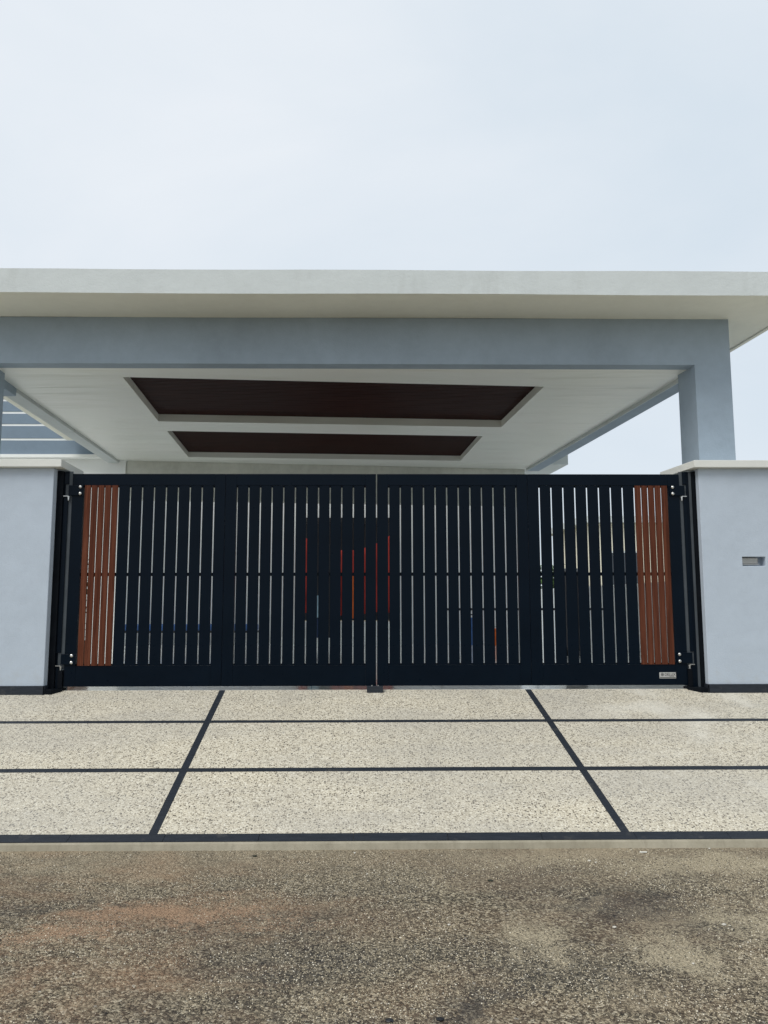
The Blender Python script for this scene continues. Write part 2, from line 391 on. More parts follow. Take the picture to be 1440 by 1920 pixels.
MAT['terracotta'] = simple('terracotta', (0.30, 0.13, 0.07), 0.8)
MAT['dark_leaf'] = simple('dry_dark_leaf', (0.022, 0.024, 0.014), 0.8)
MAT['pale_stone'] = simple('pale_stone', (0.56, 0.53, 0.46), 0.8)
MAT['glass'] = simple('dark_window_glass', (0.03, 0.04, 0.05), 0.08, 0.6)
MAT['cigarette'] = simple('white_paper', (0.78, 0.77, 0.70), 0.8)
MAT['bark'] = simple('brown_bark', (0.10, 0.07, 0.045), 0.9)

# ------------------------------------------------------------------ mesh helpers
def link(o, parent=None):
    col.objects.link(o)
    if parent is not None: o.parent = parent
    return o
def tag(o, label=None, cat=None, group=None, kind=None):
    if label: o['label'] = label
    if cat: o['category'] = cat
    if group: o['group'] = group
    if kind: o['kind'] = kind
    return o
def empty(name, loc=(0, 0, 0)):
    o = bpy.data.objects.new(name, None); o.empty_display_size = 0.2
    o.location = loc
    return link(o)
def mesh_obj(name, verts, faces, mat, parent=None, bevel=0, smooth=False, origin=None, segs=2):
    me = bpy.data.meshes.new(name)
    if origin is None and parent is not None: origin = Vector(parent_world(parent))
    og = Vector(origin) if origin is not None else Vector((0, 0, 0))
    me.from_pydata([tuple(Vector(v) - og) for v in verts], [], faces)
    me.materials.append(MAT[mat]); me.update()
    bm = bmesh.new(); bm.from_mesh(me); bmesh.ops.recalc_face_normals(bm, faces=bm.faces); bm.to_mesh(me); bm.free()
    if smooth:
        for p in me.polygons: p.use_smooth = True
    o = bpy.data.objects.new(name, me)
    link(o, parent)
    pw = Vector(parent_world(parent)) if parent is not None else Vector((0, 0, 0))
    o.location = og - pw
    if bevel:
        b = o.modifiers.new('bevel', 'BEVEL'); b.width = bevel; b.segments = segs; b.limit_method = 'ANGLE'
    return o
def parent_world(p):
    v = Vector((0, 0, 0))
    while p is not None:
        v = v + p.location; p = p.parent
    return v
def prism_vf(poly, z0, z1):
    n = len(poly)
    z0s = z0 if isinstance(z0, (list, tuple)) else [z0] * n
    z1s = z1 if isinstance(z1, (list, tuple)) else [z1] * n
    v = [(x, y, z0s[i]) for i, (x, y) in enumerate(poly)] + [(x, y, z1s[i]) for i, (x, y) in enumerate(poly)]
    f = [tuple(range(n - 1, -1, -1)), tuple(range(n, 2 * n))] + [(i, (i + 1) % n, n + (i + 1) % n, n + i) for i in range(n)]
    return v, f
def prism(name, poly, z0, z1, mat, parent=None, bevel=0, origin=None):
    v, f = prism_vf(poly, z0, z1)
    return mesh_obj(name, v, f, mat, parent, bevel, origin=origin)
def box(name, x0, x1, y0, y1, z0, z1, mat, parent=None, bevel=0, origin=None):
    return prism(name, [(x0, y0), (x1, y0), (x1, y1), (x0, y1)], z0, z1, mat, parent, bevel, origin)
def join_vf(parts):
    V, F = [], []
    for v, f in parts:
        n = len(V); V += list(v); F += [tuple(i + n for i in q) for q in f]
    return V, F
def box_vf(x0, x1, y0, y1, z0, z1):
    return prism_vf([(x0, y0), (x1, y0), (x1, y1), (x0, y1)], z0, z1)
def lathe_vf(prof, c=(0, 0, 0), axis='z', n=16):
    V, F = [], []
    for r, h in prof:
        for k in range(n):
            a = 2 * math.pi * k / n
            p = (r * math.cos(a), r * math.sin(a), h)
            if axis == 'y': p = (p[0], h, p[1])
            if axis == 'x': p = (h, p[0], p[1])
            V.append((p[0] + c[0], p[1] + c[1], p[2] + c[2]))
    for j in range(len(prof) - 1):
        for k in range(n):
            F.append((j * n + k, j * n + (k + 1) % n, (j + 1) * n + (k + 1) % n, (j + 1) * n + k))
    F.append(tuple(range(n - 1, -1, -1))); F.append(tuple(range((len(prof) - 1) * n, len(prof) * n)))
    return V, F

D5 = R(5.0)
AX = Vector((math.cos(R(4.0)), math.sin(R(4.0)), 0))     # the house stands a few degrees askew of the gate line
AY = Vector((-math.sin(D5), math.cos(D5), 0))
def along(x, y, d):          # from (x,y) go d metres back into the plot
    return (x + AY.x * d, y + AY.y * d)
FLOOR = 0.700
SL = 0.2560
def rz(y): return 0.7023 + SL * y                          # ramp height

# ------------------------------------------------------------------ setting: ground, road, driveway
g = mesh_obj('ground', [(-400, -400, -0.06), (400, -400, -0.06), (400, 400, -0.06), (-400, 400, -0.06)], [(0, 1, 2, 3)], 'ground')
tag(g, kind='structure')
rd = mesh_obj('road', [(-60, -9.6, 0), (60, -9.6, 0), (60, -2.545, 0), (-60, -2.545, 0)], [(0, 1, 2, 3)], 'asphalt')
tag(rd, kind='structure')

drive = empty('driveway'); tag(drive, kind='structure')
XL, XR = -9.0, 9.0
prism('ramp_bed', [(XL, -2.54), (XR, -2.54), (XR, 0.0), (XL, 0.0)], -0.05, [rz(-2.54) - 0.012, rz(-2.54) - 0.012, rz(0) - 0.012, rz(0) - 0.012], 'kerb', drive)
def jl(y): return -1.463 - 0.0207 * y                      # left long joint
def jr(y): return 1.497 - 0.0500 * y                       # right long joint
rows = [(-0.003, -0.708), (-0.762, -1.580), (-1.640, -2.462)]
W = 0.029
G = 0.0015
for (ya, yb) in rows:
    for c in range(3):
        lo = (lambda y: XL) if c == 0 else ((lambda y: jl(y) + W) if c == 1 else (lambda y: jr(y) + W))
        hi = (lambda y: jl(y) - W) if c == 0 else ((lambda y: jr(y) - W) if c == 1 else (lambda y: XR))
        poly = [(lo(yb), yb), (hi(yb), yb), (hi(ya), ya), (lo(ya), ya)]
        prism('pebble_slab', poly, [rz(p[1]) - 0.011 for p in poly], [rz(p[1]) for p in poly], 'pebble', drive)
def strip_tiles(y0, y1, x0, x1, dz, seed):
    """a row of 0.6 m slate strip tiles laid across the drive"""
    x = x0 - seed
    while x < x1:
        a, b = max(x, x0), min(x + 0.6, x1)
        if b - a > 0.02:
            poly = [(a + G, y0 + G), (b - G, y0 + G), (b - G, y1 - G), (a + G, y1 - G)]
            z = dz + random.uniform(-0.0008, 0.0008)
            prism('border_tile', poly, [rz(p[1]) - 0.011 for p in poly], [rz(p[1]) + z for p in poly], 'slate', drive)
        x += 0.6
strip_tiles(-0.762, -0.708, XL, XR, 0.0006, 0.2)
strip_tiles(-1.640, -1.580, XL, XR, 0.0006, 0.35)
strip_tiles(-2.549, -2.462, XL, XR, 0.0010, 0.13)
for jf in (jl, jr):
    for (ya, yb) in rows:
        n = 1 if yb > -1 else 2
        L = (ya - yb) / n
        for i in range(n):
            a, b = ya - i * L - G, ya - (i + 1) * L + G
            poly = [(jf(b) - W + G, b), (jf(b) + W - G, b), (jf(a) + W - G, a), (jf(a) - W + G, a)]
            prism('border_tile', poly, [rz(p[1]) - 0.011 for p in poly], [rz(p[1]) + 0.0004 for p in poly], 'slate', drive)
# concrete edge of the drive down to the road, slightly uneven foot
kv, kf = [], []
n = 240
for i in range(n + 1):
    x = XL + (XR - XL) * i / n
    w = 0.004 * math.sin(x * 2.1) + random.uniform(-0.003, 0.003)
    kv += [(x, -2.5495, 0.0475), (x, -2.556, 0.036), (x, -2.566 + w, -0.01)]
for i in range(n):
    for j in range(2):
        a = i * 3 + j; kf.append((a, a + 1, a + 4, a + 3))
mesh_obj('edge_face', kv, kf, 'kerb', drive, smooth=False)

# aggregate standing out of the worn road surface: angular stones, thinner where dust has settled
import numpy as np
def value_noise(x, y, sc, seed):
    rs = np.random.RandomState(seed); T = rs.rand(256, 256)
    def one(x, y):
        xi = np.floor(x).astype(int); yi = np.floor(y).astype(int); fx = x - xi; fy = y - yi
        fx = fx * fx * (3 - 2 * fx); fy = fy * fy * (3 - 2 * fy)
        g = lambda i, j: T[i % 256, j % 256]
        return (g(xi, yi) * (1 - fx) + g(xi + 1, yi) * fx) * (1 - fy) + (g(xi, yi + 1) * (1 - fx) + g(xi + 1, yi + 1) * fx) * fy
    t = 0; a = 0.5; w = 0
    for o in range(4):
        t = t + a * one(x * sc * 2 ** o + 17 * o, y * sc * 2 ** o + 5 * o); w += a; a *= 0.55
    return t / w
def aggregate():
    rs = np.random.RandomState(11)
    n = 150000
    x = rs.uniform(-2.95, 2.95, n); y = -2.585 - 2.35 * rs.rand(n)
    dens = value_noise(x * 0.8, y * 1.5, 1.9, 3)
    keep = rs.rand(n) < np.clip((0.62 - dens) * 8.0, 0.08, 1.0) * np.where(y > -2.75, 0.55, 1.0)
    wx = (value_noise(x, y, 3.5, 8) - 0.5) * 0.9; wy = (value_noise(x, y, 3.5, 9) - 0.5) * 0.6
    tint = np.zeros((n, 3)) ; cov = np.zeros(n)
    for (px_, py_, a_, b_, t_, am_, kd_) in PATCHES:
        if kd_ == 'dark': continue
        dx, dy = x + wx - px_, y + wy - py_
        u = (dx * math.cos(t_) + dy * math.sin(t_)) / a_; v = (-dx * math.sin(t_) + dy * math.cos(t_)) / b_
        cov = np.maximum(cov, np.clip((1.9 - np.hypot(u, v)) / 1.6, 0, 1) * am_)
    keep &= rs.rand(n) > cov * 0.62
    keep &= np.abs(x) < 1.75 + (y + 4.6) * 0.55 + 0.35
    x, y = x[keep], y[keep]; n = len(x)
    s = rs.uniform(0.0019, 0.0042, n) * np.where(rs.rand(n) < 0.05, 1.35, 1.0)
    base = np.array([(1, 0, 0), (0, 1, 0), (-1, 0, 0), (0, -1, 0), (0, 0, 1), (0, 0, -1)], float)
    base = base[None] * rs.uniform(0.65, 1.25, (n, 6, 1)) + rs.uniform(-0.28, 0.28, (n, 6, 3))
    sc = np.stack([rs.uniform(0.75, 1.35, n), rs.uniform(0.75, 1.1, n), rs.uniform(0.45, 0.85, n)], 1) * s[:, None]
    base = base * sc[:, None, :]
    a = rs.uniform(0, 2 * np.pi, n); ca, sa = np.cos(a)[:, None], np.sin(a)[:, None]
    X = base[..., 0] * ca - base[..., 1] * sa + x[:, None]
    Y = base[..., 0] * sa + base[..., 1] * ca + y[:, None]
    Z = base[..., 2] + (s * 0.12)[:, None]
    V = np.stack([X, Y, Z], -1).reshape(-1, 3)
    tri = np.array([(0, 1, 4), (1, 2, 4), (2, 3, 4), (3, 0, 4), (1, 0, 5), (2, 1, 5), (3, 2, 5), (0, 3, 5)])
    F = (tri[None] + (np.arange(n) * 6)[:, None, None]).reshape(-1, 3)
    me = bpy.data.meshes.new('road_aggregate')
    me.vertices.add(len(V)); me.vertices.foreach_set('co', V.astype(np.float32).ravel())
    me.loops.add(F.size); me.loops.foreach_set('vertex_index', F.astype(np.int32).ravel())
    me.polygons.add(len(F)); me.polygons.foreach_set('loop_start', np.arange(0, F.size, 3, dtype=np.int32))
    me.update(calc_edges=True); me.materials.append(MAT['chip'])
    o = bpy.data.objects.new('road_aggregate', me); link(o)
    tag(o, 'coarse stone aggregate showing through the worn dusty road surface', 'gravel', kind='stuff')
aggregate()
def lump(name, x, y, s, flat, mat, label, cat, group=None, seed=0):
    rnd = random.Random(seed); bm = bmesh.new(); bmesh.ops.create_icosphere(bm, subdivisions=1, radius=1)
    for vv in bm.verts: vv.co = Vector((vv.co.x * s * rnd.uniform(0.8, 1.3), vv.co.y * s * rnd.uniform(0.7, 1.1), (vv.co.z * flat + flat * 0.6) * s * rnd.uniform(0.8, 1.1)))
    me = bpy.data.meshes.new(name); bm.to_mesh(me); bm.free(); me.materials.append(MAT[mat])
    o = bpy.data.objects.new(name, me); link(o); o.location = (x, y, 0.001); tag(o, label, cat, group)
PL = ['pale pebble on the road below the middle of the gate, left of the dark leaf',
      'pale pebble nearest the kerb, straight below the gate stop block',
      'left one of the close pair of pale pebbles below the cigarette-like stub',
      'right one of the close pair of pale pebbles below the cigarette-like stub',
      'pale pebble against the kerb edge, right of the cigarette-like stub',
      'rightmost pale pebble, out on the tan patch of the road',
      'pale pebble closest to the bottom right corner of the road',
      'pale pebble in the middle of the road, above the tar lumps',
      'pale pebble between the two tan patches at the right of the road']
for i, (x, y) in enumerate([(-0.039, -3.009), (-0.119, -2.632), (1.29, -2.805), (1.32, -2.834), (2.107, -2.589), (1.679, -3.73), (1.368, -4.124), (0.361, -3.708), (1.145, -3.751)]):
    lump('pale_pebble', x, y, 0.0068 + 0.002 * (i % 3), 0.55, 'pale_stone', PL[i], 'pebble', 'pale pebbles scattered on the road', i)
for i, (x, y, s_, lb) in enumerate([(-0.727, -2.682, 0.018, 'small dark dry leaf on the road, left of centre near the kerb'), (0.650, -3.122, 0.017, 'dark crumpled leaf on the road, right of centre below the kerb')]):
    lump('dry_leaf', x, y, s_, 0.25, 'dark_leaf', lb, 'leaf', None, 40 + i)
for i, (x, y, lb) in enumerate([(0.246, -4.550, 'dark tar lump at the bottom edge of the road, right one of two'), (0.058, -4.555, 'dark tar lump at the bottom edge of the road, left one of two')]):
    lump('tar_lump', x, y, 0.017, 0.3, 'dark_plastic', lb, 'tar lump', 'dark lumps at the bottom of the road', 50 + i)
v, f = lathe_vf([(0.0038, 0), (0.0038, 0.045)], (0, 0, 0), 'x', 8)
o = mesh_obj('cigarette_end', [(a + 1.645, b - 2.655, c + 0.0045) for a, b, c in v], f, 'cigarette', origin=(1.645, -2.655, 0))
tag(o, 'small white cigarette-like stub lying on the road by the kerb', 'litter')

# ------------------------------------------------------------------ plot floor behind the gate
fl = prism('carport_floor', [(-9, 0.002), (9, 0.002), (9, 14.0), (-9, 14.0)], -0.05, FLOOR, 'floor'); tag(fl, kind='structure')

# ------------------------------------------------------------------ front boundary walls (piers)
def skirting(parent, x0, x1, y, ret_x, ret_dir):
    top = 0.757
    x = x1 if ret_dir < 0 else x0
    a = x0
    k = 0
    while a < x1 - 0.01:
        b = min(a + 0.6, x1)
        box('skirting_tile', a + G, b - G, y - 0.012, y - 0.001, rz(y - 0.012) - 0.02, top + random.uniform(-0.0006, 0.0006), 'slate', parent)
        a = b
    # return tile along the reveal
    rx = ret_x
    poly = [(rx, y - 0.012), (rx + 0.012 * ret_dir, y - 0.012), (rx + 0.012 * ret_dir, y + 0.55), (rx, y + 0.55)]
    prism('skirting_tile', poly, 0.60, top, 'slate', parent)

# left wall
lw = empty('boundary_wall', (-6, 0.2, 0.6))
tag(lw, 'grey blue plastered wall to the left of the gate with cream coping', 'wall')
LX = -3.146
prism('wall_body', [(-9, -0.10), (LX, -0.10), (LX, 0.46), (-9, 0.46)], 0.55, 2.862, 'blue_wall', lw, 0.006)
prism('coping', [(-9, -0.17), (-3.050, -0.17), (-3.100, 0.54), (-9, 0.54)], 2.8625, 2.936, 'coping', lw, 0.004)
skirting(lw, -9 + 0.0, LX + 0.012, -0.10, LX + 0.001, 1)

# right wall with the letter slot
rw = empty('boundary_wall', (6, 0.2, 0.6))
tag(rw, 'grey blue plastered wall to the right of the gate with letter slot', 'wall')
RX = 3.226
hx0, hx1, hz0, hz1 = 3.620, 3.850, 1.893, 1.983
def wall_with_slot():
    xs = [RX, hx0, hx1, 9.0]; zs = [0.55, hz0, hz1, 2.862]
    V = []; idx = {}
    def a(p):
        if p not in idx: idx[p] = len(V); V.append(p)
        return idx[p]
    F = []
    yf, yb, yr = -0.10, 0.46, 0.0
    for i in range(3):
        for j in range(3):
            if i == 1 and j == 1: continue
            F.append((a((xs[i], yf, zs[j])), a((xs[i + 1], yf, zs[j])), a((xs[i + 1], yf, zs[j + 1])), a((xs[i], yf, zs[j + 1]))))
    h = [(hx0, hz0), (hx1, hz0), (hx1, hz1), (hx0, hz1)]
    for k in range(4):
        p, q = h[k], h[(k + 1) % 4]
        F.append((a((p[0], yf, p[1])), a((q[0], yf, q[1])), a((q[0], yr, q[1])), a((p[0], yr, p[1]))))
    F.append(tuple(a((p[0], yr, p[1])) for p in h))
    lx = RX
    for j in range(3):      # left reveal
        F.append((a((RX, yf, zs[j])), a((RX, yf, zs[j + 1])), a((lx, yb, zs[j + 1])), a((lx, yb, zs[j]))))
        F.append((a((9.0, yf, zs[j])), a((9.0, yf, zs[j + 1])), a((9.0, yb, zs[j + 1])), a((9.0, yb, zs[j]))))
    F.append((a((lx, yb, 0.55)), a((9.0, yb, 0.55)), a((9.0, yb, 2.862)), a((lx, yb, 2.862))))
    F.append(tuple([a((x, yf, 2.862)) for x in xs] + [a((9.0, yb, 2.862)), a((lx, yb, 2.862))]))
    return mesh_obj('wall_body', V, F, 'blue_wall', rw, 0.004)
wall_with_slot()
ls = box('letter_slot', hx0 + 0.004, hx1 - 0.052, -0.045, -0.002, hz0 + 0.026, hz1 - 0.008, 'plate', rw, 0.002)
box('slot_lip', hx0 + 0.010, hx1 - 0.045, -0.062, -0.047, hz0 + 0.014, hz0 + 0.022, 'plate', rw, 0.002)
prism('coping', [(3.162, -0.17), (9, -0.17), (9, 0.54), (3.085, 0.54)], 2.8625, 2.934, 'coping', rw, 0.004)
skirting(rw, RX - 0.012, 9.0, -0.10, RX - 0.001, -1)

# ------------------------------------------------------------------ gate posts
def rivet(parent, x, z, y, r=0.0165):
    v, f = lathe_vf([(r, 0.0), (r * 0.97, -0.003), (r * 0.80, -0.007), (r * 0.45, -0.0098), (0.001, -0.011)], (x, y, z), 'y', 14)
    return mesh_obj('bolt', v, f, 'steel', parent, smooth=True)
def post(side):
    s = side
    p = empty('gate_post', (s * 3.12, 0.03, 0.70))
    if s < 0:
        tag(p, 'black steel gate post fixed against the left wall', 'gate post', 'steel posts the gate hangs from')
        box('wall_channel', -3.142, -3.082, -0.022, 0.060, 0.70, 2.845, 'black', p, 0.003)
        segs = [(0.70, 0.93), (1.06, 2.585), (2.715, 2.845)]
        for a, b in segs: box('post_flange', -3.080, -3.036, -0.003, 0.009, a, b, 'gate', p, 0.002)
        box('post_core', -3.080, -3.068, 0.005, 0.050, 0.93, 2.715, 'gate', p)
        box('lit_reveal_strip', -3.0675, -3.0015, 0.010, 0.016, 0.90, 2.845, 'lit_gap_grey', p)  # added strip, its grey stands in for the lit pier reveal behind
        xb0, xb1, hx = -3.10, -3.00, -3.028
        poly = [(-3.150, -0.105), (-3.07, -0.105), (-3.00, -0.035), (-3.00, 0.08), (-3.150, 0.08)]
    else:
        tag(p, 'black steel gate post fixed against the right wall', 'gate post', 'steel posts the gate hangs from')
        box('wall_channel', 3.190, 3.226, -0.030, 0.060, 0.70, 2.845, 'black', p, 0.003)
        segs = [(0.70, 0.93), (1.06, 2.585), (2.715, 2.845)]
        for a, b in segs: box('post_flange', 3.104, 3.139, -0.003, 0.009, a, b, 'gate', p, 0.002)
        box('post_core', 3.140, 3.166, 0.005, 0.060, 0.70, 2.845, 'gate', p, 0.002)
        box('lit_reveal_strip', 3.0715, 3.1395, 0.010, 0.016, 0.90, 2.845, 'lit_gap_grey', p)  # added here too: light on the reveal put into the strip colour
        box('lit_side_strip', 3.1665, 3.1890, -0.006, 0.030, 0.72, 2.845, 'lit_gap_grey', p)  # added strip coloured like a lit side face next to the post
        hx = 3.085
        poly = [(3.228, -0.105), (3.15, -0.105), (3.05, -0.030), (3.05, 0.08), (3.228, 0.08)]
    prism('base_plate', poly, 0.60, 0.722, 'black', p, 0.003)
    # pivot levers under the brackets
    for z in (2.582, 0.925):
        v, f = join_vf([lathe_vf([(0.009, 0), (0.009, 0.018), (0.013, 0.019), (0.013, 0.030)], (hx, -0.012, z - 0.022), 'z', 10),
                        box_vf(min(hx, hx + s * 0.050), max(hx, hx + s * 0.050), -0.018, -0.006, z + 0.009, z + 0.015),
                        lathe_vf([(0.004, -0.035), (0.008, -0.030), (0.008, -0.022)], (hx, -0.012, z), 'z', 8)])
        mesh_obj('pivot_pin', v, f, 'steel', p)
    box('bottom_pivot', hx - 0.020, hx + 0.020, -0.02, 0.03, 0.724, 0.895, 'black', p, 0.002)
    return p
post(-1); post(1)

# ------------------------------------------------------------------ gate panels
Z0, Z1 = 0.738, 2.820          # panel bottom / top
SB, ST = 0.937, 2.704          # slat field
slat_cache = {}
def slat(parent, x0, x1, mat, y0, y1, z0=SB, z1=ST, name='slat', label=None):
    key = (round(x1 - x0, 4), mat, y0, y1, z0, z1)
    if key not in slat_cache:
        me = bpy.data.meshes.new(name)
        v, f = box_vf(0, x1 - x0, y0, y1, z0, z1)
        bm = bmesh.new()
        vs = [bm.verts.new(q) for q in v]
        for q in f: bm.faces.new([vs[i] for i in q])
        bmesh.ops.recalc_face_normals(bm, faces=bm.faces)
        bmesh.ops.bevel(bm, geom=[e for e in bm.edges if abs(e.verts[0].co.z - e.verts[1].co.z) > 0.5], offset=0.0015, segments=1, affect='EDGES')
        bm.to_mesh(me); bm.free(); me.materials.append(MAT[mat]); slat_cache[key] = me
    o = bpy.data.objects.new(name, slat_cache[key]); link(o, parent)
    o.location = (x0 - parent.location.x + random.uniform(-0.0004, 0.0004), -parent.location.y + random.uniform(-0.0006, 0.0006), -parent.location.z)
    if label: o['label'] = label
    return o
def panel(x0, x1, lx, rx, black, wood, label):
    """x0..x1 outer width, stiles up to lx / from rx, black: (first gap centre, pitch, count); wood the same"""
    p = empty('folding_gate', ((x0 + x1) / 2, 0.0, Z0))
    tag(p, label, 'gate', 'folding panels of the driveway gate')
    T = 0.045
    box('stile', x0, lx, 0, T, Z0, Z1, 'gate', p, 0.002)
    box('stile', rx, x1, 0, T, Z0, Z1, 'gate', p, 0.002)
    box('top_rail', lx + 0.0005, rx - 0.0005, 0.0005, T, ST + 0.0015, Z1, 'gate', p, 0.0015)
    box('bottom_rail', lx + 0.0005, rx - 0.0005, 0.0005, T, Z0, SB - 0.0015, 'gate', p, 0.0015)
    # backing bars the slats are fixed to
    box('backing_bar', lx, rx, 0.016, 0.034, ST - 0.018, ST, 'black', p)
    box('backing_bar', lx, rx, 0.016, 0.034, SB, SB + 0.015, 'black', p)
    box('middle_rail', lx, rx, 0.016, 0.040, 1.803, 1.836, 'black', p)
    g = 0.0059
    for (c0, pitch, n) in black:
        for i in range(n):
            slat(p, c0 + i * pitch + g, c0 + (i + 1) * pitch - g, 'gate', 0.003, 0.013)
    for (c0, pitch, n) in wood:
        for i in range(n):
            slat(p, c0 + i * pitch + 0.0046, c0 + (i + 1) * pitch - 0.0046, 'wood', -0.006, 0.011, name='wood_slat')
    return p
p1 = panel(-3.000, -1.4812, -2.888, -1.5866, [(-2.542, 0.11863, 8)], [(-2.542 - 5 * 0.0672, 0.0672, 5)], 'leftmost gate panel, black slats with red brown wood slats at its left')
p2 = panel(-1.4782, 0.0212, -1.3694, -0.0826, [(-1.363, 0.11582, 11)], [], 'inner left gate panel, all black slats, just left of the middle slit')
p3 = panel(0.0318, 1.5362, 0.1415, 1.4314, [(0.148, 0.11609, 11)], [], 'inner right gate panel, all black slats, just right of the middle slit')
p4 = panel(1.5392, 3.070, 1.6506, 2.9535, [(1.657, 0.1195, 8)], [(2.613, 0.0672, 5)], 'rightmost gate panel, black slats with red brown wood slats and nameplate')
# close the sliver between last wood slat and stile
for pp, bx in ((p1, -2.914), (p4, 2.996)):
    s = -1 if bx < 0 else 1
    for z0, z1 in ((2.600, 2.702), (0.948, 1.050)):
        xa, xb = (bx - 0.116, bx + 0.028) if s < 0 else (bx - 0.030, bx + 0.120)
        hb = box('hinge_bracket', xa, xb, -0.016, -0.0005, z0, z1, 'gate', pp, 0.0025)
        for zz in (z1 - 0.016, z0 + 0.020):
            v, f = lathe_vf([(0.0165, 0.0), (0.016, -0.004), (0.0132, -0.008), (0.0075, -0.0108), (0.001, -0.012)], (bx + (0.003 if z0 > 2 else -0.014 * (-s if s < 0 else -1)) * (1 if s < 0 else 1) * (1 if z0 > 2 else (1 if s < 0 else 1)) if False else bx - (0.0 if z0 > 2 else (0.012 if s < 0 else 0.006)), -0.016, zz), 'y', 14)
            mesh_obj('bolt', v, f, 'steel', hb, smooth=True)
# nameplate
npl = box('nameplate', 2.788, 2.950, -0.004, -0.0003, 0.802, 0.860, 'plate', p4, 0.001)
def text_part(body, size, x, z, parent, y=-0.0046, sx=1.0, bold=0.0):
    cu = bpy.data.curves.new('lettering', 'FONT'); cu.body = body; cu.size = size; cu.extrude = 0.0004; cu.offset = bold
    cu.materials.append(MAT['ink'])
    t = bpy.data.objects.new('lettering_source', cu); col.objects.link(t)
    me = bpy.data.meshes.new_from_object(t.evaluated_get(bpy.context.evaluated_depsgraph_get()))
    bpy.data.objects.remove(t)
    o = bpy.data.objects.new('lettering', me); link(o, parent)
    pw = parent_world(parent)
    o.location = Vector((x, y, z)) - pw; o.rotation_euler = (R(90), 0, 0); o.scale = (sx, 1, 1)
    return o
text_part('DELUX', 0.036, 2.838, 0.828, npl, sx=0.95, bold=0.0004)
V, F = [], []
rings = []
for r0, r1 in ((0.0145, 0.0095),):
    nseg = 24
    for k in range(nseg):
        a = 2 * math.pi * k / nseg
        for r in (r0, r1): V.append((2.817 + r * math.cos(a), -0.0052, 0.840 + r * math.sin(a)))
    for k in range(nseg): F.append((2 * k, 2 * k + 1, (2 * k + 3) % (2 * nseg), (2 * k + 2) % (2 * nseg)))
v2, f2 = lathe_vf([(0.0055, -0.0044), (0.0055, -0.0052)], (2.817, 0, 0.840), 'y', 12)
V, F = join_vf([(V, F), (v2, f2)])
mesh_obj('ring_emblem', V, F, 'ink', npl)
box('plate_band', 2.792, 2.946, -0.0050, -0.0042, 0.808, 0.814, 'ink', npl)
box('plate_band', 2.885, 2.930, -0.0050, -0.0042, 0.820, 0.8225, 'ink', npl)
# ground stop in the middle
gs = empty('gate_stop', (0.01, -0.045, 0.69)); tag(gs, 'dark grey floor stop block under the slit between the inner panels', 'gate stop')
box('stop_block', -0.067, 0.088, -0.085, -0.020, 0.66, 0.742, 'slate', gs, 0.004)
for x in (-0.018, 0.042):
    v, f = lathe_vf([(0.007, 0), (0.007, 0.006), (0.004, 0.009)], (x, -0.055, 0.742), 'z', 10)
    mesh_obj('stop_pin', v, f, 'steel', gs)

# ------------------------------------------------------------------ carport
ZB, ZS, ZF = 4.147, 4.674, 4.928          # beam underside / soffit / roof top
cp = empty('carport', (0, 3.5, FLOOR)); tag(cp, 'flat roofed carport behind the gate with blue grey beam and white eaves', 'carport')
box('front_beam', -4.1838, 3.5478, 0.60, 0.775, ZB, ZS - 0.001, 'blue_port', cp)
def column(x0, x1, y0, d, z0, z1, mat, nm='column'):
    a, b = (x0, y0), (x1, y0)
    c, e = along(x1, y0, d), along(x0, y0, d)
    return prism(nm, [a, b, c, e], z0, z1, mat, cp)
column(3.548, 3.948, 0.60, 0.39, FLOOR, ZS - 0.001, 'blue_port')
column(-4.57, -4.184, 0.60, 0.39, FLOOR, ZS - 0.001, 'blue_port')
column(-4.942, -4.562, 6.38, 0.38, FLOOR, 4.146, 'bright')
# side beams: underside just below the ceiling
def sidebeam(x0, y0, w, L, mat):
    a = (x0, y0); b = (x0 + w, y0); c = along(x0 + w, y0, L); d = along(x0, y0, L)
    prism('side_beam', [a, b, c, d], 4.100, ZS - 0.001, mat, cp, 0.003)
prism('side_beam', [(3.5945, 0.995), (3.790, 0.995), (3.235, 7.25), (2.9985, 7.22)], 4.100, ZS - 0.001, 'blue_port', cp, 0.003)
prism('cornice', [(3.594, 0.995), (3.5795, 0.995), (2.9835, 7.22), (2.998, 7.22)], 4.098, 4.1465, 'white', cp)
prism('side_beam', [(-4.572, 1.615), (-4.366, 1.615), (-4.691, 6.375), (-4.885, 6.375)], 4.098, ZS - 0.001, 'white', cp, 0.003)
prism('side_beam_front', [(-4.60, 0.99), (-4.315, 0.99), (-4.372, 1.612), (-4.60, 1.612)], 4.050, ZS - 0.001, 'blue_port', cp, 0.003)
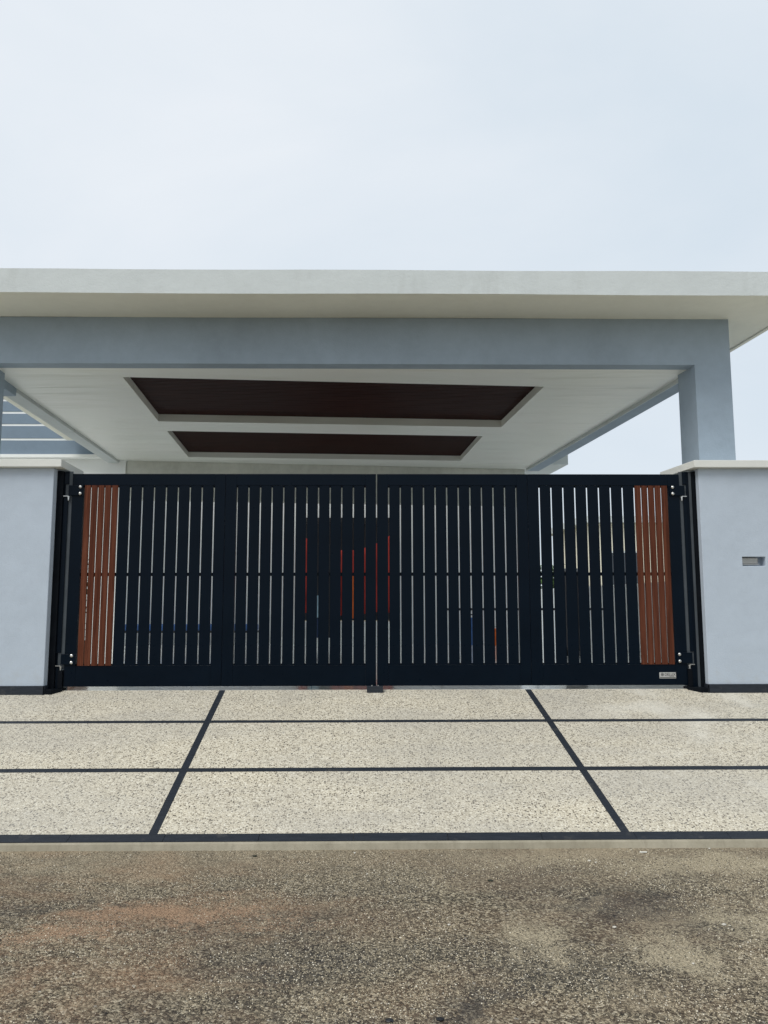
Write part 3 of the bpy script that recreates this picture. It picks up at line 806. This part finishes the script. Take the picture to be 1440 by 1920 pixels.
# roof slab: fascia + soffit
rr0, rr1 = (4.625, -0.067), (3.98, 7.6)
rl0, rl1 = (-5.40, -0.067), (-5.95, 7.1)
def roof():
    v, f = prism_vf([rl0, rr0, rr1, rl1], ZS, ZF)
    # fine waviness of the hand finished edge
    V = []; F = []
    n = 60
    for i in range(n + 1):
        t = i / n
        x = rl0[0] + (rr0[0] - rl0[0]) * t
        w1 = 0.004 * math.sin(x * 1.3 + 0.6) + random.uniform(-0.0008, 0.0008)
        w2 = 0.003 * math.sin(x * 1.9 + 2.0) + random.uniform(-0.0008, 0.0008)
        V += [(x, -0.067, ZS + w1), (x, -0.067, ZF + w2), (rl1[0] + (rr1[0] - rl1[0]) * t, rl1[1] + (rr1[1] - rl1[1]) * t, ZF), (rl1[0] + (rr1[0] - rl1[0]) * t, rl1[1] + (rr1[1] - rl1[1]) * t, ZS)]
    for i in range(n):
        for j in range(4):
            a = i * 4; F.append((a + j, a + (j + 1) % 4, a + 4 + (j + 1) % 4, a + 4 + j))
    F.append((0, 3, 2, 1)); F.append((n * 4, n * 4 + 1, n * 4 + 2, n * 4 + 3))
    return V, F
V, F = roof()
ro = mesh_obj('roof_slab', V, F, 'white', cp)
ro.data.materials.append(MAT['soffit'])
for p in ro.data.polygons:
    if p.normal.z < -0.7: p.material_index = 1
# drip lip along the right edge
prism('drip_lip', [(4.575, 0.05), (4.618, 0.05), (3.985, 7.5), (3.94, 7.5)], ZS - 0.018, ZS - 0.001, 'soffit', cp)
# ceiling with two recesses
H1 = [(-2.919, 1.118), (2.070, 1.476), (1.909, 3.651), (-3.115, 3.313)]
H2 = [(-3.159, 3.938), (1.718, 4.284), (1.600, 6.397), (-3.341, 6.058)]
CE = dict(fl=(-4.317, 0.776), fr=(3.620, 0.776), bl=(-4.700, 6.40), br=(2.975, 7.30))
def lerp(a, b, t): return (a[0] + (b[0] - a[0]) * t, a[1] + (b[1] - a[1]) * t)
def ceiling():
    rowsL = [CE['fl'], None, None, None, None, CE['bl']]
    def le(y): t = (y - CE['fl'][1]) / (CE['bl'][1] - CE['fl'][1]); return lerp(CE['fl'], CE['bl'], t)
    def re(y): t = (y - CE['fr'][1]) / (CE['br'][1] - CE['fr'][1]); return lerp(CE['fr'], CE['br'], t)
    grid = []
    grid.append([CE['fl'], (-2.889, 0.776), (2.132, 0.776), CE['fr']])
    for a, b in ((H1[0], H1[1]), (H1[3], H1[2]), (H2[0], H2[1]), (H2[3], H2[2])):
        s = (b[1] - a[1]) / (b[0] - a[0])
        grid.append([le(a[1] - 1.2 * s), a, b, re(b[1] + 1.3 * s)])
    grid.append([CE['bl'], (-3.36, 6.555), (1.57, 7.135), CE['br']])
    V = []; F = []
    for r in grid:
        for p in r: V.append((p[0], p[1], ZB))
    for i in range(5):
        for j in range(3):
            if j == 1 and i in (1, 3): continue
            F.append((i * 4 + j, i * 4 + j + 1, i * 4 + 5 + j, i * 4 + 4 + j))
    for i in (1, 3):          # upstands of the recesses
        ring = [i * 4 + 1, i * 4 + 2, i * 4 + 6, i * 4 + 5]
        base = len(V)
        for k in ring: V.append((V[k][0], V[k][1], 4.30))
        for k in range(4): F.append((ring[k], ring[(k + 1) % 4], base + (k + 1) % 4, base + k))
    return V, F
V, F = ceiling()
ce = mesh_obj('ceiling', V, F, 'ceiling', cp)
for H, zt in ((H1, 4.252), (H2, 4.240)):
    L = (Vector(H[3]) - Vector(H[0])).length
    n = int(round(L / 0.128))
    for i in range(n):
        t0, t1 = i / n + 0.007 / L, (i + 1) / n - 0.007 / L
        q = [lerp(H[0], H[3], t0), lerp(H[1], H[2], t0), lerp(H[1], H[2], t1), lerp(H[0], H[3], t1)]
        v, f = prism_vf(q, zt, zt + 0.012)
        # grooved profile: each board has a thin bead
        tb0, tb1 = t0 + (t1 - t0) * 0.46, t0 + (t1 - t0) * 0.54
        qb = [lerp(H[0], H[3], tb0), lerp(H[1], H[2], tb0), lerp(H[1], H[2], tb1), lerp(H[0], H[3], tb1)]
        v2, f2 = prism_vf(qb, zt - 0.003, zt - 0.0003)
        V, F = join_vf([(v, f), (v2, f2)])
        mesh_obj('ceiling_board', V, F, 'ceil_wood', ce)
    prism('recess_backing', H, 4.285, 4.30, 'dark_timber', ce)
# rear beam with unpainted skim
prism('rear_beam', [(-4.560, 6.42), (2.975, 7.31), (2.96, 7.52), (-4.575, 6.64)], 3.43, ZS - 0.002, 'rough_white', cp, 0.004)

# ------------------------------------------------------------------ house behind
hs = empty('house', (0, 10, FLOOR)); tag(hs, 'grey plastered house at the back of the carport with white banded wing at left', 'house')
def wall_piece(x0, x1, z0, z1, y=8.5, mat='rear_wall', nm='rear_wall'):
    return box(nm, x0, x1, y, y + 0.15, z0, z1, mat, hs)
wall_piece(-5.2, -1.56, FLOOR, 4.6); wall_piece(0.40, 3.05, FLOOR, 4.6); wall_piece(-1.56, 0.40, 3.32, 4.6)
for i in range(3): box('entrance_step', -1.62 - 0.12 * i, 0.46 + 0.12 * i, 8.15 - 0.28 * i, 8.49, FLOOR + 0.001 + 0.0 * i, 1.157 - 0.15 * i - 0.001 * i, 'bright', hs) if i == 0 else box('entrance_step', -1.62 - 0.12 * i, 0.46 + 0.12 * i, 8.15 - 0.28 * i, 8.15 - 0.28 * (i - 1) - 0.002, FLOOR + 0.001, 1.157 - 0.15 * i, 'bright', hs)
df = empty('doorway', (-0.575, 8.5, 1.157)); df.parent = hs; df.location = Vector((-0.575, 8.5, 1.157)) - hs.location
box('door_frame', -1.555, -1.47, 8.46, 8.64, 1.160, 3.315, 'dark_timber', df)
box('door_frame', 0.31, 0.395, 8.46, 8.64, 1.160, 3.315, 'dark_timber', df)
box('door_frame', -1.469, 0.309, 8.46, 8.64, 3.20, 3.315, 'dark_timber', df)
box('door_back', -1.555, 0.395, 9.2, 9.25, 1.16, 3.315, 'dark_timber', df)
# red swagged cloth hanging in the doorway
def drape():
    V, F = [], []
    n, mrows = 60, 10
    for j in range(mrows + 1):
        for i in range(n + 1):
            t = i / n; x = -1.54 + 1.92 * t
            top = 2.98 - 0.36 * math.sin(math.pi * t) ** 0.8 if t < 0.98 else 2.98
            bot = 1.31 + 0.04 * math.sin(9 * t)
            z = top + (bot - top) * j / mrows
            y = 8.40 + 0.035 * math.sin(x * 26) * (0.3 + j / mrows)
            V.append((x, y, z))
    for j in range(mrows):
        for i in range(n):
            a = j * (n + 1) + i; F.append((a, a + 1, a + n + 2, a + n + 1))
    o = mesh_obj('red_drape', V, F, 'red', None, smooth=True)
    s = o.modifiers.new('thick', 'SOLIDIFY'); s.thickness = 0.006
    tag(o, 'deep red cloth hanging in the doorway seen through the middle slats', 'drape')
drape()
V = []; F = []
for j in range(9):
    for i in range(9):
        V.append((-0.62 + 0.20 * i / 8, 8.33 + 0.02 * math.sin(i * 1.6), 1.22 + 0.9 * j / 8))
for j in range(8):
    for i in range(8):
        a = j * 9 + i; F.append((a, a + 1, a + 10, a + 9))
o = mesh_obj('orange_banner', V, F, 'orange', None, smooth=True); s = o.modifiers.new('thick', 'SOLIDIFY'); s.thickness = 0.006
tag(o, 'narrow orange cloth strip in front of the red cloth, left of the middle slit', 'banner')
o = None
cs = empty('hanging_cloth', (-1.12, 7.6, FLOOR)); tag(cs, 'pale blue over navy cloth on a dark stand seen through two slats', 'cloth')
box('pale_cloth', -1.27, -1.07, 7.59, 7.63, 1.25, 1.68, 'pale_blue', cs, 0.01)
box('navy_cloth', -1.27, -1.07, 7.58, 7.62, 0.86, 1.235, 'navy', cs, 0.01)
box('dark_stand', -1.30, -0.84, 7.65, 7.72, FLOOR + 0.001, 2.70, 'dark_plastic', cs, 0.01)

# banded wing at the left
WY = 7.30
bands = [4.420, 4.732, 5.020, 5.267, 5.518, 5.77, 6.02, 6.27]
box('wing_wall', -12, -5.16, WY + 0.05, WY + 0.25, FLOOR, 6.6, 'bright', hs)
def tilt(x0, x1, z0, z1): 
    return box('wall_band', x0, x1, WY - 0.01, WY + 0.048, z0, z1, 'blue_wing', hs, 0.003)
for a, b in zip(bands[:-1], bands[1:]):
    tilt(-12, -5.17, a + (0.022 if a > 4.5 else 0.0), b - 0.020)
    box('white_groove_strip', -12, -5.17, WY + 0.0, WY + 0.047, b - 0.019, b + 0.021, 'bright', hs)
box('wing_ledge', -12, -5.16, WY - 0.16, WY + 0.048, 4.345, 4.408, 'bright', hs, 0.003)

# projecting canopy slab at the rear right
cn = [(2.2, 7.4), (3.862, 7.4), along(3.862, 7.4, 2.6), along(2.2, 7.4, 2.6)]
prism('rear_canopy', cn, 4.261, 4.512, 'white', hs, 0.003)

# ------------------------------------------------------------------ side boundary walls
def side_wall(x, label, mat='bright', z=1.85):
    a = (x, 0.475); b = (x + 0.12, 0.475); c = along(x + 0.12, 0.475, 11.5); d = along(x, 0.475, 11.5)
    o = prism('side_boundary_wall', [a, b, c, d], FLOOR, z, mat)
    tag(o, label, 'wall')
side_wall(4.75, 'low white side wall behind the gate at the right of the carport')
side_wall(-5.9, 'low white side wall behind the gate at the left of the carport')

# ------------------------------------------------------------------ things glimpsed between the slats
def leafy(name, c, r, h, n, label, cat, pot=True, leaf=0.09):
    o = empty(name, c); tag(o, label, cat)
    rnd = random.Random(int(c[0] * 100))
    z0 = c[2]
    if pot:
        v, f = lathe_vf([(0.13, 0.001), (0.19, 0.30), (0.205, 0.31), (0.205, 0.34), (0.17, 0.34), (0.16, 0.30)], c, 'z', 18)
        mesh_obj('pot', v, f, 'terracotta', o, smooth=False); z0 += 0.30
    parts = []
    for k in range(5):
        a = rnd.uniform(0, 6.28); q = (c[0] + r * 0.45 * math.cos(a), c[1] + r * 0.45 * math.sin(a))
        v = []; nseg = 5
        parts.append(([(c[0] - 0.012, c[1], z0), (c[0] + 0.012, c[1], z0), (c[0], c[1] + 0.012, z0), (q[0], q[1], z0 + h * 0.9)], [(0, 1, 3), (1, 2, 3), (2, 0, 3)]))
    V, F = join_vf(parts); mesh_obj('stem', V, F, 'bark', o)
    V, F = [], []
    for k in range(n):
        a = rnd.uniform(0, 6.28); t = rnd.random(); rr = r * math.sqrt(rnd.random()) * (0.55 + 0.5 * math.sin(math.pi * min(1, t + 0.1)))
        p = Vector((c[0] + rr * math.cos(a), c[1] + rr * math.sin(a), z0 + 0.1 + h * t))
        m = Matrix.Rotation(rnd.uniform(0, 6.28), 3, 'Z') @ Matrix.Rotation(rnd.uniform(-1.0, 0.6), 3, 'X')
        s = leaf * rnd.uniform(0.6, 1.2); b = len(V)
        for q in ((0, 0, 0), (0.28, 0.45, 0.06), (0, 1, -0.08), (-0.28, 0.45, 0.06), (0, 0.45, 0)):
            w = m @ (Vector(q) * s) + p; V.append(tuple(w))
        F += [(b, b + 1, b + 4), (b + 1, b + 2, b + 4), (b + 2, b + 3, b + 4), (b + 3, b, b + 4)]
    fo = mesh_obj('foliage', V, F, 'leaf', o); fo['kind'] = 'stuff'
    return o
leafy('potted_shrub', (-3.98, 2.8, FLOOR), 0.16, 1.5, 700, 'green potted shrub glimpsed between the left wood slats', 'plant')
bl = empty('blue_bundle', (-3.7, 8.1, FLOOR)); tag(bl, 'long blue wrapped bundle on a low pale trestle behind the left panels', 'bundle')
box('blue_wrap', -5.05, -2.35, 8.0, 8.28, 0.985, 1.115, 'blue', bl, 0.03)
for x in (-4.9, -3.9, -3.4, -2.5): box('trestle_leg', x - 0.03, x + 0.03, 8.02, 8.26, FLOOR + 0.001, 0.94, 'dark_plastic', bl)
box('trestle_top', -5.05, -2.35, 8.0, 8.28, 0.942, 0.983, 'dark_plastic', bl)
bx = empty('blue_tub', (1.97, 7.9, FLOOR)); tag(bx, 'upright blue tub against the rear wall seen between right slats', 'tub')
v, f = lathe_vf([(0.12, 0.001), (0.15, 0.50), (0.165, 0.505), (0.165, 0.54), (0.14, 0.54), (0.12, 0.45)], (1.97, 7.9, FLOOR), 'z', 18)
mesh_obj('tub_body', v, f, 'blue', bx)
v, f = lathe_vf([(0.012, -0.13), (0.012, 0.13)], (1.97, 7.9, FLOOR + 0.60), 'x', 8)
mesh_obj('tub_handle', v, f, 'dark_plastic', bx)
ob = empty('orange_bucket', (2.45, 7.7, FLOOR)); tag(ob, 'small orange bucket behind the seam of the two right panels', 'bucket')
v, f = lathe_vf([(0.10, 0.001), (0.135, 0.30), (0.145, 0.305), (0.145, 0.33), (0.12, 0.33), (0.10, 0.25)], (2.45, 7.7, FLOOR), 'z', 18)
mesh_obj('bucket_body', v, f, 'orange', ob)
v, f = lathe_vf([(0.006, -0.14), (0.006, 0.14)], (2.45, 7.7, FLOOR + 0.36), 'x', 8)
mesh_obj('bucket_handle', v, f, 'dark_plastic', ob)
sr = empty('dark_handrail', (4.2, 6, FLOOR)); tag(sr, 'thin dark horizontal rail glimpsed low between the right slats', 'rail')
v, f = lathe_vf([(0.022, 1.15), (0.022, 4.6)], (0, 6.2, 1.42), 'x', 8); mesh_obj('rail_bar', v, f, 'dark_plastic', sr)
for x in (1.2, 2.9, 4.5):
    v, f = lathe_vf([(0.016, 0.001), (0.016, 0.70)], (x, 6.2, FLOOR), 'z', 8); mesh_obj('rail_post', v, f, 'dark_plastic', sr)
# dark wheeled bin
wb = empty('wheeled_bin', (3.12, 4.4, FLOOR)); tag(wb, 'tall dark bulky bin glimpsed between slats of the rightmost panel', 'bin')
v, f = prism_vf([(2.98, 4.25), (3.28, 4.25), (3.28, 4.6), (2.98, 4.6)], FLOOR + 0.10, 1.98)
v = [(x if z > 1.5 else 3.13 + (x - 3.13) * 0.8, y, z) for x, y, z in v]
mesh_obj('bin_body', v, f, 'dark_plastic', wb, 0.02)
v, f = prism_vf([(2.96, 4.22), (3.30, 4.22), (3.30, 4.63), (2.96, 4.63)], 1.985, [2.01, 2.01, 2.08, 2.08])
mesh_obj('bin_lid', v, f, 'dark_plastic', wb, 0.01)
for x in (3.0, 3.22):
    v, f = lathe_vf([(0.09, 0), (0.09, 0.04)], (x, 4.58, FLOOR + 0.091), 'x', 14)
    mesh_obj('wheel', v, f, 'dark_plastic', wb)
# neighbour to the right, only seen through the slats
nb = empty('neighbour_house', (9.2, 16, 0.6)); tag(nb, 'cream neighbouring house glimpsed through the slats at far right', 'house')
box('house_wall', 6.6, 12.5, 15.8, 20, -0.05, 3.95, 'cream', nb)
box('flat_roof', 6.3, 12.8, 15.5, 20.3, 3.952, 4.15, 'white', nb)
for x in (7.2, 9.0, 10.8):
    w = box('window', x, x + 0.9, 15.74, 15.79, 1.9, 3.1, 'white', nb)
    box('pane', x + 0.06, x + 0.84, 15.73, 15.738, 1.96, 3.04, 'glass', w)
for i, (x, y, h, lb) in enumerate([(5.2, 15.5, 2.6, 'round green tree beside the cream house glimpsed through slats'), (13.6, 17, 3.0, 'dense green tree at the far side of the cream house')]):
    t = leafy('broadleaf_tree', (x, y, -0.06), 0.9, h, 1500, lb, 'tree', pot=False, leaf=0.22)
